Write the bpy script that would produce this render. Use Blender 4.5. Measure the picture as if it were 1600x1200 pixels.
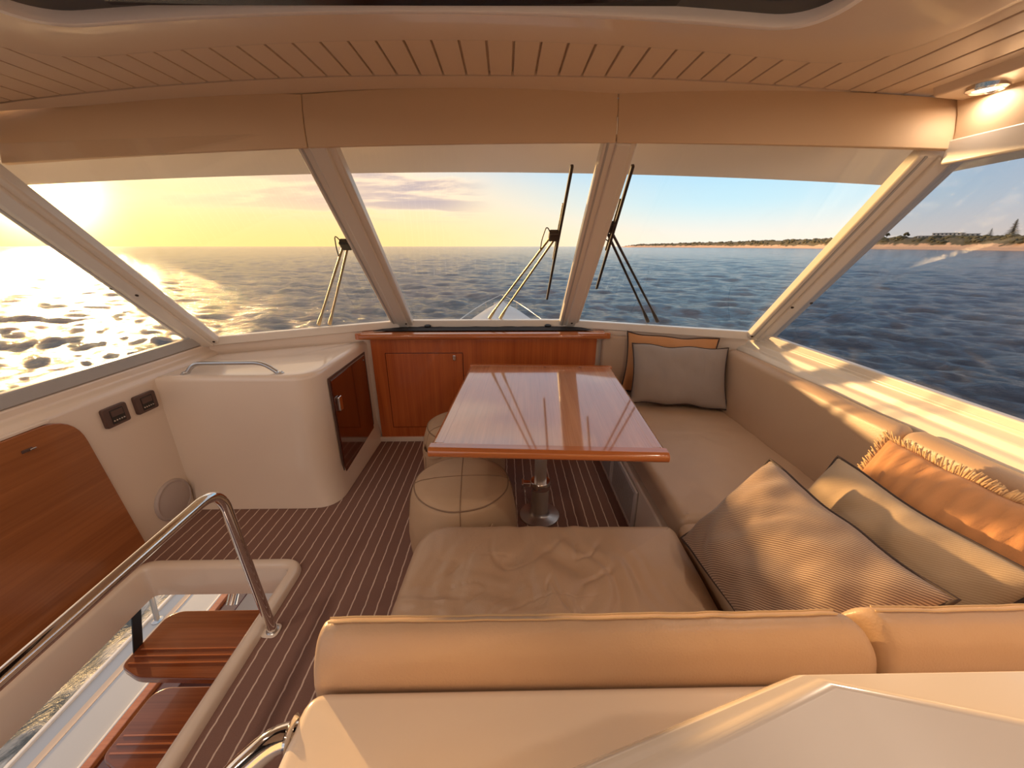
import bpy, bmesh, math, random
import numpy as np
from mathutils import Vector, Matrix, noise
random.seed(7)
S = bpy.context.scene
for o in list(bpy.data.objects): bpy.data.objects.remove(o)
# ---------------------------------------------------------------- camera
PITCH = math.atan(215/600); YAW = math.atan(10/600)
cd = bpy.data.cameras.new('camera'); cam = bpy.data.objects.new('camera', cd)
S.collection.objects.link(cam); S.camera = cam
cd.sensor_fit = 'HORIZONTAL'; cd.sensor_width = 36; cd.lens = 36*600/1600
cd.clip_start = .02; cd.clip_end = 60000
cam.location = (0, 0, 1.39); cam.rotation_euler = (math.pi/2-PITCH, 0, -YAW)
# ---------------------------------------------------------------- sky, sun, exposure
SUN = Vector((-.731, .677, .088)).normalized()
W = bpy.data.worlds.new('sky'); S.world = W; W.use_nodes = True
wn = W.node_tree.nodes; wl = W.node_tree.links; wn.clear()
class NT:
    """tiny helper round a node tree"""
    def __init__(s, t): s.t = t; s.n = t.nodes; s.l = t.links
    def new(s, typ, **kw):
        nd = s.n.new(typ)
        for k, v in kw.items():
            if k.startswith('i_'): nd.inputs[k[2:].replace('_', ' ')].default_value = v
            else: setattr(nd, k, v)
        return nd
    def put(s, sock, v):
        if isinstance(v, bpy.types.NodeSocket): s.l.new(v, sock)
        else: sock.default_value = v
    def math(s, op, a, b=0, c=0, clamp=False):
        nd = s.new('ShaderNodeMath', operation=op); nd.use_clamp = clamp
        for i, v in enumerate((a, b, c)): s.put(nd.inputs[i], v)
        return nd.outputs[0]
    def mix(s, f, a, b, blend='MIX'):
        nd = s.new('ShaderNodeMix', data_type='RGBA', blend_type=blend)
        s.put(nd.inputs[0], f)
        for k, v in ((6, a), (7, b)):
            s.put(nd.inputs[k], (*v, 1) if isinstance(v, tuple) and len(v) == 3 else v)
        return nd.outputs[2]
    def smooth(s, x, a, b):
        nd = s.new('ShaderNodeMapRange', interpolation_type='SMOOTHSTEP'); s.put(nd.inputs[0], x)
        nd.inputs[1].default_value = a; nd.inputs[2].default_value = b
        return nd.outputs[0]
    def ramp(s, f, stops):
        nd = s.new('ShaderNodeValToRGB'); e = nd.color_ramp.elements
        while len(e) < len(stops): e.new(.5)
        for q, (p, c) in zip(e, stops): q.position = p; q.color = (*c, 1)
        s.put(nd.inputs[0], f); return nd.outputs[0]
    def noise(s, vec, scale, detail=4, rough=.5, dist=0):
        nd = s.new('ShaderNodeTexNoise'); s.put(nd.inputs['Vector'], vec)
        nd.inputs['Scale'].default_value = scale; nd.inputs['Detail'].default_value = detail
        nd.inputs['Roughness'].default_value = rough; nd.inputs['Distortion'].default_value = dist
        return nd.outputs[0]
    def mapping(s, vec, scale=(1, 1, 1), rot=(0, 0, 0), loc=(0, 0, 0)):
        nd = s.new('ShaderNodeMapping'); s.put(nd.inputs[0], vec)
        nd.inputs['Scale'].default_value = scale; nd.inputs['Rotation'].default_value = rot; nd.inputs['Location'].default_value = loc
        return nd.outputs[0]
T = NT(W.node_tree)
tc = T.new('ShaderNodeTexCoord').outputs['Generated']
nrm = T.new('ShaderNodeVectorMath', operation='NORMALIZE'); T.put(nrm.inputs[0], tc); dirv = nrm.outputs[0]
sep = T.new('ShaderNodeSeparateXYZ'); T.put(sep.inputs[0], dirv)
ez = T.math('MAXIMUM', sep.outputs[2], 0)
dt = T.new('ShaderNodeVectorMath', operation='DOT_PRODUCT'); T.put(dt.inputs[0], dirv); dt.inputs[1].default_value = SUN
sd = dt.outputs['Value']
warm = T.smooth(sd, .25, 1.0)
anti = T.smooth(sd, .1, -.7) if False else T.math('SUBTRACT', 1, T.smooth(sd, -.75, .25))   # rosy sky opposite the sunset
hor = T.mix(anti, T.mix(warm, (.76, .68, .58), (.96, .62, .22)), (.92, .62, .46))
low = T.mix(anti, T.mix(warm, (.46, .64, .70), (.92, .64, .34)), (.84, .60, .50))
top = T.mix(anti, T.mix(T.smooth(sd, .5, 1.05), (.22, .49, .74), (.80, .64, .48)), (.62, .54, .52))
col = T.mix(T.smooth(ez, .0, .10), hor, low)
col = T.mix(T.smooth(ez, .06, .24), col, top)
# clouds: stretched banks on the sun's side of the sky
zz = T.math('ADD', ez, .10)
cx = T.math('DIVIDE', sep.outputs[0], zz); cy = T.math('DIVIDE', sep.outputs[1], zz)
cv = T.new('ShaderNodeCombineXYZ'); T.put(cv.inputs[0], cx); T.put(cv.inputs[1], cy)
cn = T.noise(T.mapping(cv.outputs[0], (.55, 1.0, 1), (0, 0, .5), (3.1, 1.7, 0)), 1.3, 7, .58, .3)
cm = T.math('MULTIPLY', T.smooth(cn, .37, .50), T.math('MULTIPLY', T.math('MAXIMUM', T.smooth(sd, .69, .80), T.math('MULTIPLY', T.smooth(ez, .21, .34), .8)), T.smooth(ez, .045, .10)))
cm = T.math('MULTIPLY', cm, .95)
ccol = T.mix(T.smooth(cn, .42, .58), (.90, .68, .48), (.44, .36, .36))
ccol = T.mix(T.math('MULTIPLY', T.smooth(sd, .82, 1.0), .7), ccol, (1.0, .66, .34))
col = T.mix(cm, col, ccol)
sdp = T.math('MAXIMUM', sd, 0)
g1 = T.math('MULTIPLY', T.math('POWER', sdp, 700), 3.0)
g2 = T.math('MULTIPLY', T.math('POWER', sdp, 60), .25)
col = T.mix(1.0, col, T.mix(g1, (0, 0, 0), (1.0, .85, .5)), 'ADD')
glow = T.new('ShaderNodeVectorMath', operation='SCALE'); glow.inputs[0].default_value = (1, .72, .22); T.put(glow.inputs['Scale'], T.math('ADD', g1, g2))
addn = T.new('ShaderNodeVectorMath', operation='ADD'); T.put(addn.inputs[0], col); T.put(addn.inputs[1], glow.outputs[0])
bg = T.new('ShaderNodeBackground'); T.put(bg.inputs[0], addn.outputs[0]); bg.inputs[1].default_value = .84
T.l.new(bg.outputs[0], T.new('ShaderNodeOutputWorld').inputs[0])
sl = bpy.data.lights.new('sun', 'SUN'); sl.energy = 4.0; sl.color = (1, .60, .24); sl.specular_factor = .14; sl.angle = math.radians(1.2)
so = bpy.data.objects.new('sun', sl); S.collection.objects.link(so)
so.rotation_euler = SUN.to_track_quat('Z', 'Y').to_euler()
S.view_settings.view_transform = 'Standard'; S.view_settings.look = 'None'
S.view_settings.gamma = 1; S.view_settings.use_curve_mapping = False
S.view_settings.exposure = 0.88
# ---------------------------------------------------------------- materials
MAT = {}
def mat(name, color, rough=.5, metal=0, coat=0, spec=.5, build=None):
    m = bpy.data.materials.new(name); m.use_nodes = True; t = NT(m.node_tree)
    b = t.n['Principled BSDF']
    b.inputs['Base Color'].default_value = (*color, 1); b.inputs['Roughness'].default_value = rough
    b.inputs['Metallic'].default_value = metal; b.inputs['Coat Weight'].default_value = coat
    b.inputs['Coat Roughness'].default_value = .05; b.inputs['Specular IOR Level'].default_value = spec
    if build: build(t, b)
    MAT[name] = m; return m
def ocoord(t): return t.new('ShaderNodeTexCoord').outputs['Object']
def wcoord(t): return t.new('ShaderNodeNewGeometry').outputs['Position']
def bump(t, b, h, strength, dist):
    n = t.new('ShaderNodeBump'); n.inputs['Strength'].default_value = strength; n.inputs['Distance'].default_value = dist
    t.put(n.inputs['Height'], h); t.l.new(n.outputs[0], b.inputs['Normal'])
def b_gel(c):
    def f(t, b):
        n = t.noise(wcoord(t), 3.0, 3)
        t.l.new(t.mix(n, tuple(x*.96 for x in c), tuple(min(1, x*1.03) for x in c)), b.inputs['Base Color'])
    return f
mat('gelcoat', (.84, .71, .59), .22, coat=.5, build=b_gel((.84, .71, .59)))
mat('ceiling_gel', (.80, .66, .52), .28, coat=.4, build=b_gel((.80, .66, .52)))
mat('brow', (.90, .76, .58), .4, build=b_gel((.90, .76, .58)))
mat('frame_white', (.80, .74, .66), .3, coat=.2, build=b_gel((.80, .74, .66)))
mat('frame_grey', (.45, .44, .43), .35, build=b_gel((.45, .44, .43)))
def b_vinyl(t, b):
    n = t.noise(wcoord(t), 2.0, 3); t.l.new(t.mix(n, (.74, .54, .35), (.80, .60, .39)), b.inputs['Base Color'])
    bump(t, b, t.noise(wcoord(t), 500, 2), .15, .001)
mat('vinyl', (.62, .46, .30), .55, build=b_vinyl)
def b_leather(c1, c2, wr):
    def f(t, b):
        p = wcoord(t)
        t.l.new(t.mix(t.noise(p, 5, 4), c1, c2), b.inputs['Base Color'])
        h = t.math('ADD', t.math('MULTIPLY', t.noise(p, 260, 3), .12), t.math('MULTIPLY', t.noise(t.mapping(p, (1, .45, 1), (0, 0, .5)), 13, 3, .5, 1.2), wr))
        bump(t, b, h, .35, .012)
    return f
mat('leather', (.44, .29, .19), .38, build=b_leather((.53, .365, .25), (.46, .31, .21), .5))
mat('leather_smooth', (.44, .29, .19), .40, build=b_leather((.55, .385, .265), (.49, .335, .225), .12))
mat('suede', (.36, .24, .15), .6, build=b_leather((.60, .41, .26), (.42, .28, .17), .25))
mat('stitch', (.55, .38, .22), .7)
mat('dark_stitch', (.27, .175, .11), .7)
def b_wood(c1, c2, axis, sc, rough, world=False):
    def f(t, b):
        p = wcoord(t) if world else ocoord(t)
        s = [sc]*3; s['XYZ'.index(axis)] = sc*.035
        n = t.noise(t.mapping(p, tuple(s)), 1.0, 5, .6, .4)
        s2 = [sc*7]*3; s2['XYZ'.index(axis)] = sc*.12
        n2 = t.noise(t.mapping(p, tuple(s2)), 1.0, 2)
        k = t.math('ADD', t.math('MULTIPLY', n, .65), t.math('MULTIPLY', n2, .35))
        t.l.new(t.ramp(k, [(.32, c1), (.66, c2)]), b.inputs['Base Color'])
    return f
def wood(name, c1, c2, axis, sc=22, rough=.25, coat=.6, spec=.5):
    return mat(name, c1, rough, coat=coat, spec=spec, build=b_wood(c1, c2, axis, sc, rough))
wood('wood_table', (.42, .16, .075), (.62, .28, .14), 'Y', 26, .12, 1.0)
wood('wood_edge', (.38, .10, .025), (.58, .19, .055), 'X', 26, .15, 1.0)
wood('wood_panel', (.40, .078, .013), (.60, .15, .032), 'Z', 24, .3, .35)
wood('wood_side', (.27, .088, .026), (.42, .15, .048), 'Y', 18, .3, .35)
wood('wood_dark', (.085, .014, .005), (.13, .026, .008), 'Z', 16, .12, 1.0)
wood('wood_tread', (.15, .032, .009), (.25, .062, .017), 'X', 30, .22, .7)
MAT['wood_table'].node_tree.nodes['Principled BSDF'].inputs['Coat IOR'].default_value = 1.9
STRIPE = .0535
def b_carpet(t, b):
    p = wcoord(t); sp = t.new('ShaderNodeSeparateXYZ'); t.put(sp.inputs[0], p)
    wob = t.math('MULTIPLY', t.math('SUBTRACT', t.noise(t.mapping(p, (1, 1, 1)), 28, 2), .5), .008)
    x = t.math('ADD', sp.outputs[0], wob)
    fr = t.math('FRACT', t.math('DIVIDE', t.math('ADD', x, 10*STRIPE*10 + .907+STRIPE/2), STRIPE))
    d = t.math('ABSOLUTE', t.math('SUBTRACT', fr, .5))
    m = t.math('SUBTRACT', 1, t.smooth(d, .035, .065))
    n = t.noise(p, 420, 2)
    base = t.mix(n, (.20, .108, .085), (.31, .180, .145))
    base = t.mix(t.math('MULTIPLY', t.noise(p, 4, 3), .25), base, (.29, .165, .13))
    t.l.new(t.mix(m, base, (.74, .58, .48)), b.inputs['Base Color'])
    bump(t, b, t.math('ADD', n, t.math('MULTIPLY', m, -.6)), .5, .003)
mat('carpet', (.08, .05, .04), .9, spec=.2, build=b_carpet)
mat('chrome', (.82, .80, .78), .07, 1)
mat('steel', (.55, .54, .53), .28, 1)
mat('pole', (.66, .60, .53), .35, .6)
mat('alu', (.62, .62, .63), .35, 1)
mat('black', (.012, .012, .013), .45)
mat('black_mat', (.018, .017, .02), .85)
mat('bezel', (.10, .055, .045), .35)
mat('screen', (.015, .012, .012), .15)
mat('button', (.55, .45, .38), .4)
mat('screw', (.06, .04, .035), .5, .5)
mat('pad', (.50, .42, .39), .45)
mat('hatch_white', (.93, .92, .94), .3)
mat('hatch_glass', (.006, .005, .007), .12)
mat('grille', (.62, .56, .53), .5)
mat('grille_slot', (.34, .29, .27), .7)
mat('olive_metal', (.30, .26, .17), .4, .8)
def b_fabric(c1, c2, freq, ang, wr=.4, stripe=True):
    def f(t, b):
        p = ocoord(t)
        h = t.noise(p, 600, 2)
        col = t.mix(h, c1, tuple(x*.86 for x in c1))
        if stripe:
            w = t.new('ShaderNodeTexWave', wave_type='BANDS', bands_direction='X'); t.put(w.inputs[0], t.mapping(p, (1, 1, 1), (0, 0, ang)))
            w.inputs['Scale'].default_value = freq; w.inputs['Distortion'].default_value = .6; w.inputs['Detail Scale'].default_value = 2
            col = t.mix(t.smooth(w.outputs[1], .35, .65), col, c2)
        t.l.new(col, b.inputs['Base Color'])
        bump(t, b, t.math('ADD', t.math('MULTIPLY', h, .08), t.math('MULTIPLY', t.noise(t.mapping(p, (1, .5, 1)), 12, 3, .5, 1), wr)), .5, .012)
        b.inputs['Sheen Weight'].default_value = .2
    return f
mat('fabric_grey', (.27, .22, .19), .85, spec=.2, build=b_fabric((.36, .295, .255), (.2, .2, .2), 1, 0, .5, False))
mat('fabric_stripe', (.3, .2, .17), .85, spec=.2, build=b_fabric((.50, .37, .28), (.19, .125, .10), 62, math.pi*.30, .25))
mat('fabric_tan', (.45, .34, .22), .85, spec=.2, build=b_fabric((.52, .39, .265), (.40, .29, .19), 60, math.pi*.30, .3))
mat('fabric_orange', (.6, .25, .09), .8, spec=.25, build=b_fabric((.62, .30, .13), (.5, .2, .07), 1, 0, .6, False))
mat('piping', (.05, .03, .025), .7)
mat('fringe', (.66, .44, .24), .9)
def glass(name, tint, dirt):
    m = bpy.data.materials.new(name); m.use_nodes = True; t = NT(m.node_tree); t.n.clear()
    lw = t.new('ShaderNodeLayerWeight'); lw.inputs[0].default_value = .5
    fr = t.math('ADD', t.math('MULTIPLY', t.math('POWER', lw.outputs['Facing'], 5), .9), .03)
    tr = t.new('ShaderNodeBsdfTransparent'); tr.inputs[0].default_value = (*tint, 1)
    gl = t.new('ShaderNodeBsdfGlossy'); gl.inputs['Roughness'].default_value = .02
    mx = t.new('ShaderNodeMixShader'); t.put(mx.inputs[0], fr); t.l.new(tr.outputs[0], mx.inputs[1]); t.l.new(gl.outputs[0], mx.inputs[2])
    df = t.new('ShaderNodeBsdfDiffuse'); df.inputs[0].default_value = (.8, .78, .74, 1)
    p = wcoord(t)
    k = t.math('MULTIPLY', t.smooth(t.noise(t.mapping(p, (1, 1, 2.2), (.6, .3, 0)), 5, 7, .65, 1.0), .48, .80), dirt)
    m2 = t.new('ShaderNodeMixShader'); t.put(m2.inputs[0], k); t.l.new(mx.outputs[0], m2.inputs[1]); t.l.new(df.outputs[0], m2.inputs[2])
    t.l.new(m2.outputs[0], t.new('ShaderNodeOutputMaterial').inputs[0]); MAT[name] = m
glass('glass', (.985, .985, .98), .012)
glass('glass_tint', (.72, .75, .80), .045)
def b_sea(t, b):
    p = wcoord(t)
    h1 = t.noise(t.mapping(p, (.5, 1, 1), (0, 0, .35)), 1.7, 8, .66, .5)
    h2 = t.noise(t.mapping(p, (.6, 1, 1), (0, 0, .4)), .16, 4, .55)
    bump(t, b, t.math('ADD', h1, t.math('MULTIPLY', h2, 1.2)), 1.0, .32)
    t.l.new(t.mix(t.noise(p, .012, 3), (.014, .032, .058), (.022, .046, .075)), b.inputs['Base Color'])
mat('sea', (.006, .02, .04), .12, spec=.5, build=b_sea)
def b_foam(t, b):
    p = wcoord(t)
    n = t.noise(t.mapping(p, (1.6, .7, 1)), 2.2, 7, .65, .8)
    t.l.new(t.mix(t.smooth(n, .40, .62), (.06, .07, .07), (.55, .50, .44)), b.inputs['Base Color'])
    bump(t, b, n, .8, .1)
mat('foam', (.4, .38, .35), .5, build=b_foam)
def b_sand(t, b):
    p = wcoord(t)
    n = t.noise(t.mapping(p, (1, 1, 3)), .05, 6, .62)
    sp = t.new('ShaderNodeSeparateXYZ'); t.put(sp.inputs[0], p)
    hgt = t.math('ADD', t.math('DIVIDE', t.math('ADD', sp.outputs[2], 3.6), 15.0), t.math('MULTIPLY', t.math('SUBTRACT', n, .5), 1.4))
    t.l.new(t.mix(t.smooth(hgt, .45, .62), (.62, .40, .27), (.10, .085, .05)), b.inputs['Base Color'])
mat('sand', (.6, .4, .28), .9, build=b_sand)
def b_leaf(t, b):
    t.l.new(t.mix(t.noise(wcoord(t), .4, 3), (.045, .05, .025), (.12, .10, .05)), b.inputs['Base Color'])
mat('leaf', (.07, .07, .035), .8, build=b_leaf)
mat('bark', (.08, .05, .035), .9)
mat('house_wall', (.86, .80, .72), .7); mat('house_roof', (.62, .52, .45), .7); mat('house_glass', (.05, .06, .08), .1)
mat('deck_white', (.46, .46, .46), .35, build=b_gel((.46, .46, .46)))
mat('deck_tan', (.72, .52, .36), .5)
m = mat('lamp_lens', (.9, .88, .8), .3); pb = m.node_tree.nodes['Principled BSDF']
pb.inputs['Emission Color'].default_value = (1, .9, .7, 1); pb.inputs['Emission Strength'].default_value = 1.2
# ---------------------------------------------------------------- mesh helpers
COL = S.collection
def raw(name, V, F, m, parent=None, smooth=False, bevel=0, seg=2, sub=0, auto=None):
    V = np.asarray(V, float).reshape(-1, 3)
    c = (V.min(0)+V.max(0))/2
    me = bpy.data.meshes.new(name); me.from_pydata((V-c).tolist(), [], [tuple(f) for f in F]); me.update()
    bm = bmesh.new(); bm.from_mesh(me); bmesh.ops.remove_doubles(bm, verts=bm.verts, dist=1e-5)
    bmesh.ops.recalc_face_normals(bm, faces=bm.faces); bm.to_mesh(me); bm.free()
    if smooth or bevel:
        me.polygons.foreach_set('use_smooth', [True]*len(me.polygons))
    me.materials.append(MAT[m])
    o = bpy.data.objects.new(name, me); COL.objects.link(o); o.location = c
    if parent:
        o.parent = parent; o.location = Vector(c)-wloc(parent)
    if bevel:
        b = o.modifiers.new('bevel', 'BEVEL'); b.width = bevel; b.segments = seg; b.limit_method = 'ANGLE'; b.angle_limit = .5; b.harden_normals = True
    if sub:
        s = o.modifiers.new('sub', 'SUBSURF'); s.levels = s.render_levels = sub
    if smooth and auto:
        me.set_sharp_from_angle(angle=auto)
    return o
def wloc(o):
    v = Vector(o.location)
    while o.parent: o = o.parent; v += o.location
    return v
def thing(name, label, cat, loc, group=None):
    o = bpy.data.objects.new(name, None); COL.objects.link(o); o.location = loc; o.empty_display_size = .1
    tag(o, label, cat, group); return o
def tag(o, label=None, cat=None, group=None, kind=None):
    for k, v in (('label', label), ('category', cat), ('group', group), ('kind', kind)):
        if v: o[k] = v
    return o
def boxvf(x0, x1, y0, y1, z0, z1):
    V = [(x, y, z) for z in (z0, z1) for y in (y0, y1) for x in (x0, x1)]
    F = [(0, 2, 3, 1), (4, 5, 7, 6), (0, 1, 5, 4), (2, 6, 7, 3), (0, 4, 6, 2), (1, 3, 7, 5)]
    return V, F
def box(name, x0, x1, y0, y1, z0, z1, m, parent=None, bevel=.004, seg=2):
    return raw(name, *boxvf(x0, x1, y0, y1, z0, z1), m, parent, bevel=bevel, seg=seg)
def join(*vfs):
    V = []; F = []
    for v, f in vfs:
        k = len(V); V += [tuple(p) for p in v]; F += [tuple(i+k for i in q) for q in f]
    return V, F
def smoothpath(pts, r=.05, n=7):
    """polyline with filleted corners"""
    P = [Vector(p) for p in pts]; out = [P[0]]
    for a, b, c in zip(P, P[1:], P[2:]):
        d = min(r, (a-b).length*.49, (c-b).length*.49)
        p = b+(a-b).normalized()*d; q = b+(c-b).normalized()*d
        for i in range(n+1):
            t = i/n; out.append(p*(1-t)**2+b*2*t*(1-t)+q*t*t)
    out.append(P[-1]); return out
def tubevf(pts, r, n=12, cyclic=False):
    P = [Vector(p) for p in pts]; V = []; F = []; N = len(P); ref = None
    rr = r if callable(r) else (lambda t: r)
    for i, p in enumerate(P):
        if cyclic: t = P[(i+1) % N]-P[i-1]
        else: t = P[min(i+1, N-1)]-P[max(i-1, 0)]
        t.normalize()
        if ref is None: ref = t.orthogonal()
        ref = (ref-t*ref.dot(t)); ref.normalize(); bn = t.cross(ref)
        k = rr(i/(N-1))
        for j in range(n):
            a = 2*math.pi*j/n; V.append(p+ref*math.cos(a)*k+bn*math.sin(a)*k)
    for i in range(N if cyclic else N-1):
        for j in range(n):
            a = i*n+j; b = i*n+(j+1) % n; c = ((i+1) % N)*n
            F.append((a, b, c+(j+1) % n, c+j))
    if not cyclic: F += [tuple(range(n))[::-1], tuple(range((N-1)*n, N*n))]
    return [tuple(v) for v in V], F
def tube(name, pts, r, m, parent=None, n=12, cyclic=False):
    return raw(name, *tubevf(pts, r, n, cyclic), m, parent, smooth=True, auto=.9)
def lathevf(prof, c=(0, 0, 0), n=32):
    V = []; F = []
    for r, z in prof:
        for j in range(n): a = 2*math.pi*j/n; V.append((c[0]+r*math.cos(a), c[1]+r*math.sin(a), c[2]+z))
    for i in range(len(prof)-1):
        for j in range(n): F.append((i*n+j, i*n+(j+1) % n, (i+1)*n+(j+1) % n, (i+1)*n+j))
    F += [tuple(range(n))[::-1], tuple(range((len(prof)-1)*n, len(prof)*n))]
    return V, F
def lathe(name, prof, c, m, parent=None, n=32, auto=.7):
    return raw(name, *lathevf(prof, c, n), m, parent, smooth=True, auto=auto)
def rot_v(V, c, axis, ang):
    M = Matrix.Rotation(ang, 3, axis); c = Vector(c)
    return [tuple(M @ (Vector(v)-c)+c) for v in V]
def prism(poly, axis, a0, a1):
    """2D polygon extruded along an axis. axis X: poly=(y,z); Y: (x,z); Z: (x,y)"""
    def mk(p, a): return {'X': (a, p[0], p[1]), 'Y': (p[0], a, p[1]), 'Z': (p[0], p[1], a)}[axis]
    n = len(poly); V = [mk(p, a0) for p in poly]+[mk(p, a1) for p in poly]
    F = [tuple(range(n)), tuple(range(n, 2*n))]+[(i, (i+1) % n, n+(i+1) % n, n+i) for i in range(n)]
    return V, F
def rpoly(pts, rad, n=6):
    """polygon with rounded corners; rad one number or one per corner"""
    out = []; N = len(pts)
    for i in range(N):
        a, b, c = (Vector((*pts[(i+k) % N], 0)) for k in (-1, 0, 1))
        r = rad if not isinstance(rad, (list, tuple)) else rad[i]
        if r <= 0: out.append((b.x, b.y)); continue
        d = min(r, (a-b).length*.49, (c-b).length*.49); p = b+(a-b).normalized()*d; q = b+(c-b).normalized()*d
        for k in range(n+1):
            t = k/n; v = p*(1-t)**2+b*2*t*(1-t)+q*t*t; out.append((v.x, v.y))
    return out
def resample(poly, step):
    out = []
    for i in range(len(poly)):
        a = Vector(poly[i]); b = Vector(poly[(i+1) % len(poly)]); k = max(1, int(round((b-a).length/step)))
        for j in range(k): out.append(tuple(a+(b-a)*j/k))
    return out
def slabvf(outline, z0, z1, r, crown=0, cap=8, segs=5, fn=None, rb=None):
    O = [Vector((*p, 0)) for p in outline]; N = len(O); nr = []
    area = sum(O[i].x*O[(i+1) % N].y-O[(i+1) % N].x*O[i].y for i in range(N))
    if area < 0: O.reverse()
    for i in range(N):
        t1 = (O[i]-O[i-1]).normalized(); t2 = (O[(i+1) % N]-O[i]).normalized(); t = (t1+t2).normalized()
        nr.append(Vector((t.y, -t.x, 0)))
    rb = r if rb is None else rb
    prof = [(rb*(1-math.cos(a)), z0+rb*(1-math.sin(a))) for a in np.linspace(0, math.pi/2, segs+1)][::-1]
    prof = [(rb-rb*math.sin(a), z0+rb-rb*math.cos(a)) for a in np.linspace(0, math.pi/2, segs+1)]
    prof += [(0, z0+rb+(z1-r-z0-rb)*k/4) for k in (1, 2, 3)]
    prof += [(r-r*math.cos(a), z1-r+r*math.sin(a)) for a in np.linspace(0, math.pi/2, segs+1)]
    V = []; F = []
    for d, z in prof: V += [(O[i].x-nr[i].x*d, O[i].y-nr[i].y*d, z) for i in range(N)]
    last = V[-N:]; cx = sum(p[0] for p in last)/N; cy = sum(p[1] for p in last)/N
    for k in range(1, cap):
        t = 1-k/cap; V += [(cx+(p[0]-cx)*t, cy+(p[1]-cy)*t, z1+crown*(1-t*t)) for p in last]
    V.append((cx, cy, z1+crown)); R = len(prof)+cap-1
    for i in range(R-1):
        for j in range(N): F.append((i*N+j, i*N+(j+1) % N, (i+1)*N+(j+1) % N, (i+1)*N+j))
    F += [((R-1)*N+j, (R-1)*N+(j+1) % N, R*N) for j in range(N)]
    F.append(tuple(range(N))[::-1])
    if fn: V = [fn(*v) for v in V]
    return V, F
def slab(name, outline, z0, z1, r, m, parent=None, **k):
    return raw(name, *slabvf(outline, z0, z1, r, **k), m, parent, smooth=True, auto=1.0)
def rboxvf(x0, x1, y0, y1, z0, z1, r, step=.05, fn=None):
    """rounded box with an even grid, optional warp"""
    lo = np.array((x0, y0, z0)); hi = np.array((x1, y1, z1)); V = []; F = []
    def coords(a, b):
        mid = np.linspace(a+r, b-r, max(2, int((b-a-2*r)/step)+1))
        e = r*(1-np.cos(np.linspace(0, math.pi/2, 5)))[:-1] if False else r*np.linspace(0, 1, 5)[:-1]
        return np.concatenate([a+e, mid, (b-e)[::-1]])
    cs = [coords(lo[i], hi[i]) for i in range(3)]
    for ax in range(3):
        u, v = [i for i in range(3) if i != ax]
        for side in (lo[ax], hi[ax]):
            k = len(V); nu, nv = len(cs[u]), len(cs[v])
            for a in cs[u]:
                for b in cs[v]:
                    p = np.zeros(3); p[ax] = side; p[u] = a; p[v] = b
                    q = np.clip(p, lo+r, hi-r); d = p-q; L = np.linalg.norm(d)
                    V.append(tuple(q+d*(r/L) if L > 0 else p))
            for i in range(nu-1):
                for j in range(nv-1): F.append((k+i*nv+j, k+(i+1)*nv+j, k+(i+1)*nv+j+1, k+i*nv+j+1))
    if fn: V = [fn(*v) for v in V]
    return V, F
def rbox(name, x0, x1, y0, y1, z0, z1, r, m, parent=None, step=.05, fn=None):
    return raw(name, *rboxvf(x0, x1, y0, y1, z0, z1, r, step, fn), m, parent, smooth=True)
def sheetvf(rows, th):
    """grid of points (rows x cols) made into a solid of thickness th along its normal"""
    G = np.array(rows, float); R, Cn = G.shape[:2]
    du = np.gradient(G, axis=1); dv = np.gradient(G, axis=0); n = np.cross(du, dv); n /= np.linalg.norm(n, axis=2)[..., None]
    B = G+n*th; V = np.concatenate([G.reshape(-1, 3), B.reshape(-1, 3)]).tolist(); K = R*Cn; F = []
    for i in range(R-1):
        for j in range(Cn-1):
            a, b, c, d = i*Cn+j, i*Cn+j+1, (i+1)*Cn+j+1, (i+1)*Cn+j
            F += [(a, b, c, d), (K+d, K+c, K+b, K+a)]
    edge = [(0, j) for j in range(Cn)]+[(i, Cn-1) for i in range(1, R)]+[(R-1, j) for j in range(Cn-2, -1, -1)]+[(i, 0) for i in range(R-2, 0, -1)]
    idx = [i*Cn+j for i, j in edge]
    for a, b in zip(idx, idx[1:]+idx[:1]): F.append((a, b, K+b, K+a))
    return V, F
def sheet(name, rows, th, m, parent=None, smooth=True, **k):
    return raw(name, *sheetvf(rows, th), m, parent, smooth=smooth, auto=.6, **k)
def beam(p, q, w, h, up):
    """box beam from p to q, width w across, height h along up"""
    p, q, up = Vector(p), Vector(q), Vector(up); d = (q-p).normalized(); s = d.cross(up).normalized(); u = s.cross(d)
    V = [tuple(e+s*a*w/2+u*b*h/2) for e in (p, q) for a, b in ((-1, -1), (1, -1), (1, 1), (-1, 1))]
    return V, [(0, 1, 2, 3), (7, 6, 5, 4)]+[(i, (i+1) % 4, 4+(i+1) % 4, 4+i) for i in range(4)]
def lerp(a, b, t): return tuple(x+(y-x)*t for x, y in zip(a, b))
X0 = -.13
def zc(x): return 1.945-.045*(x-X0)**2           # cambered roof
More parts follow.
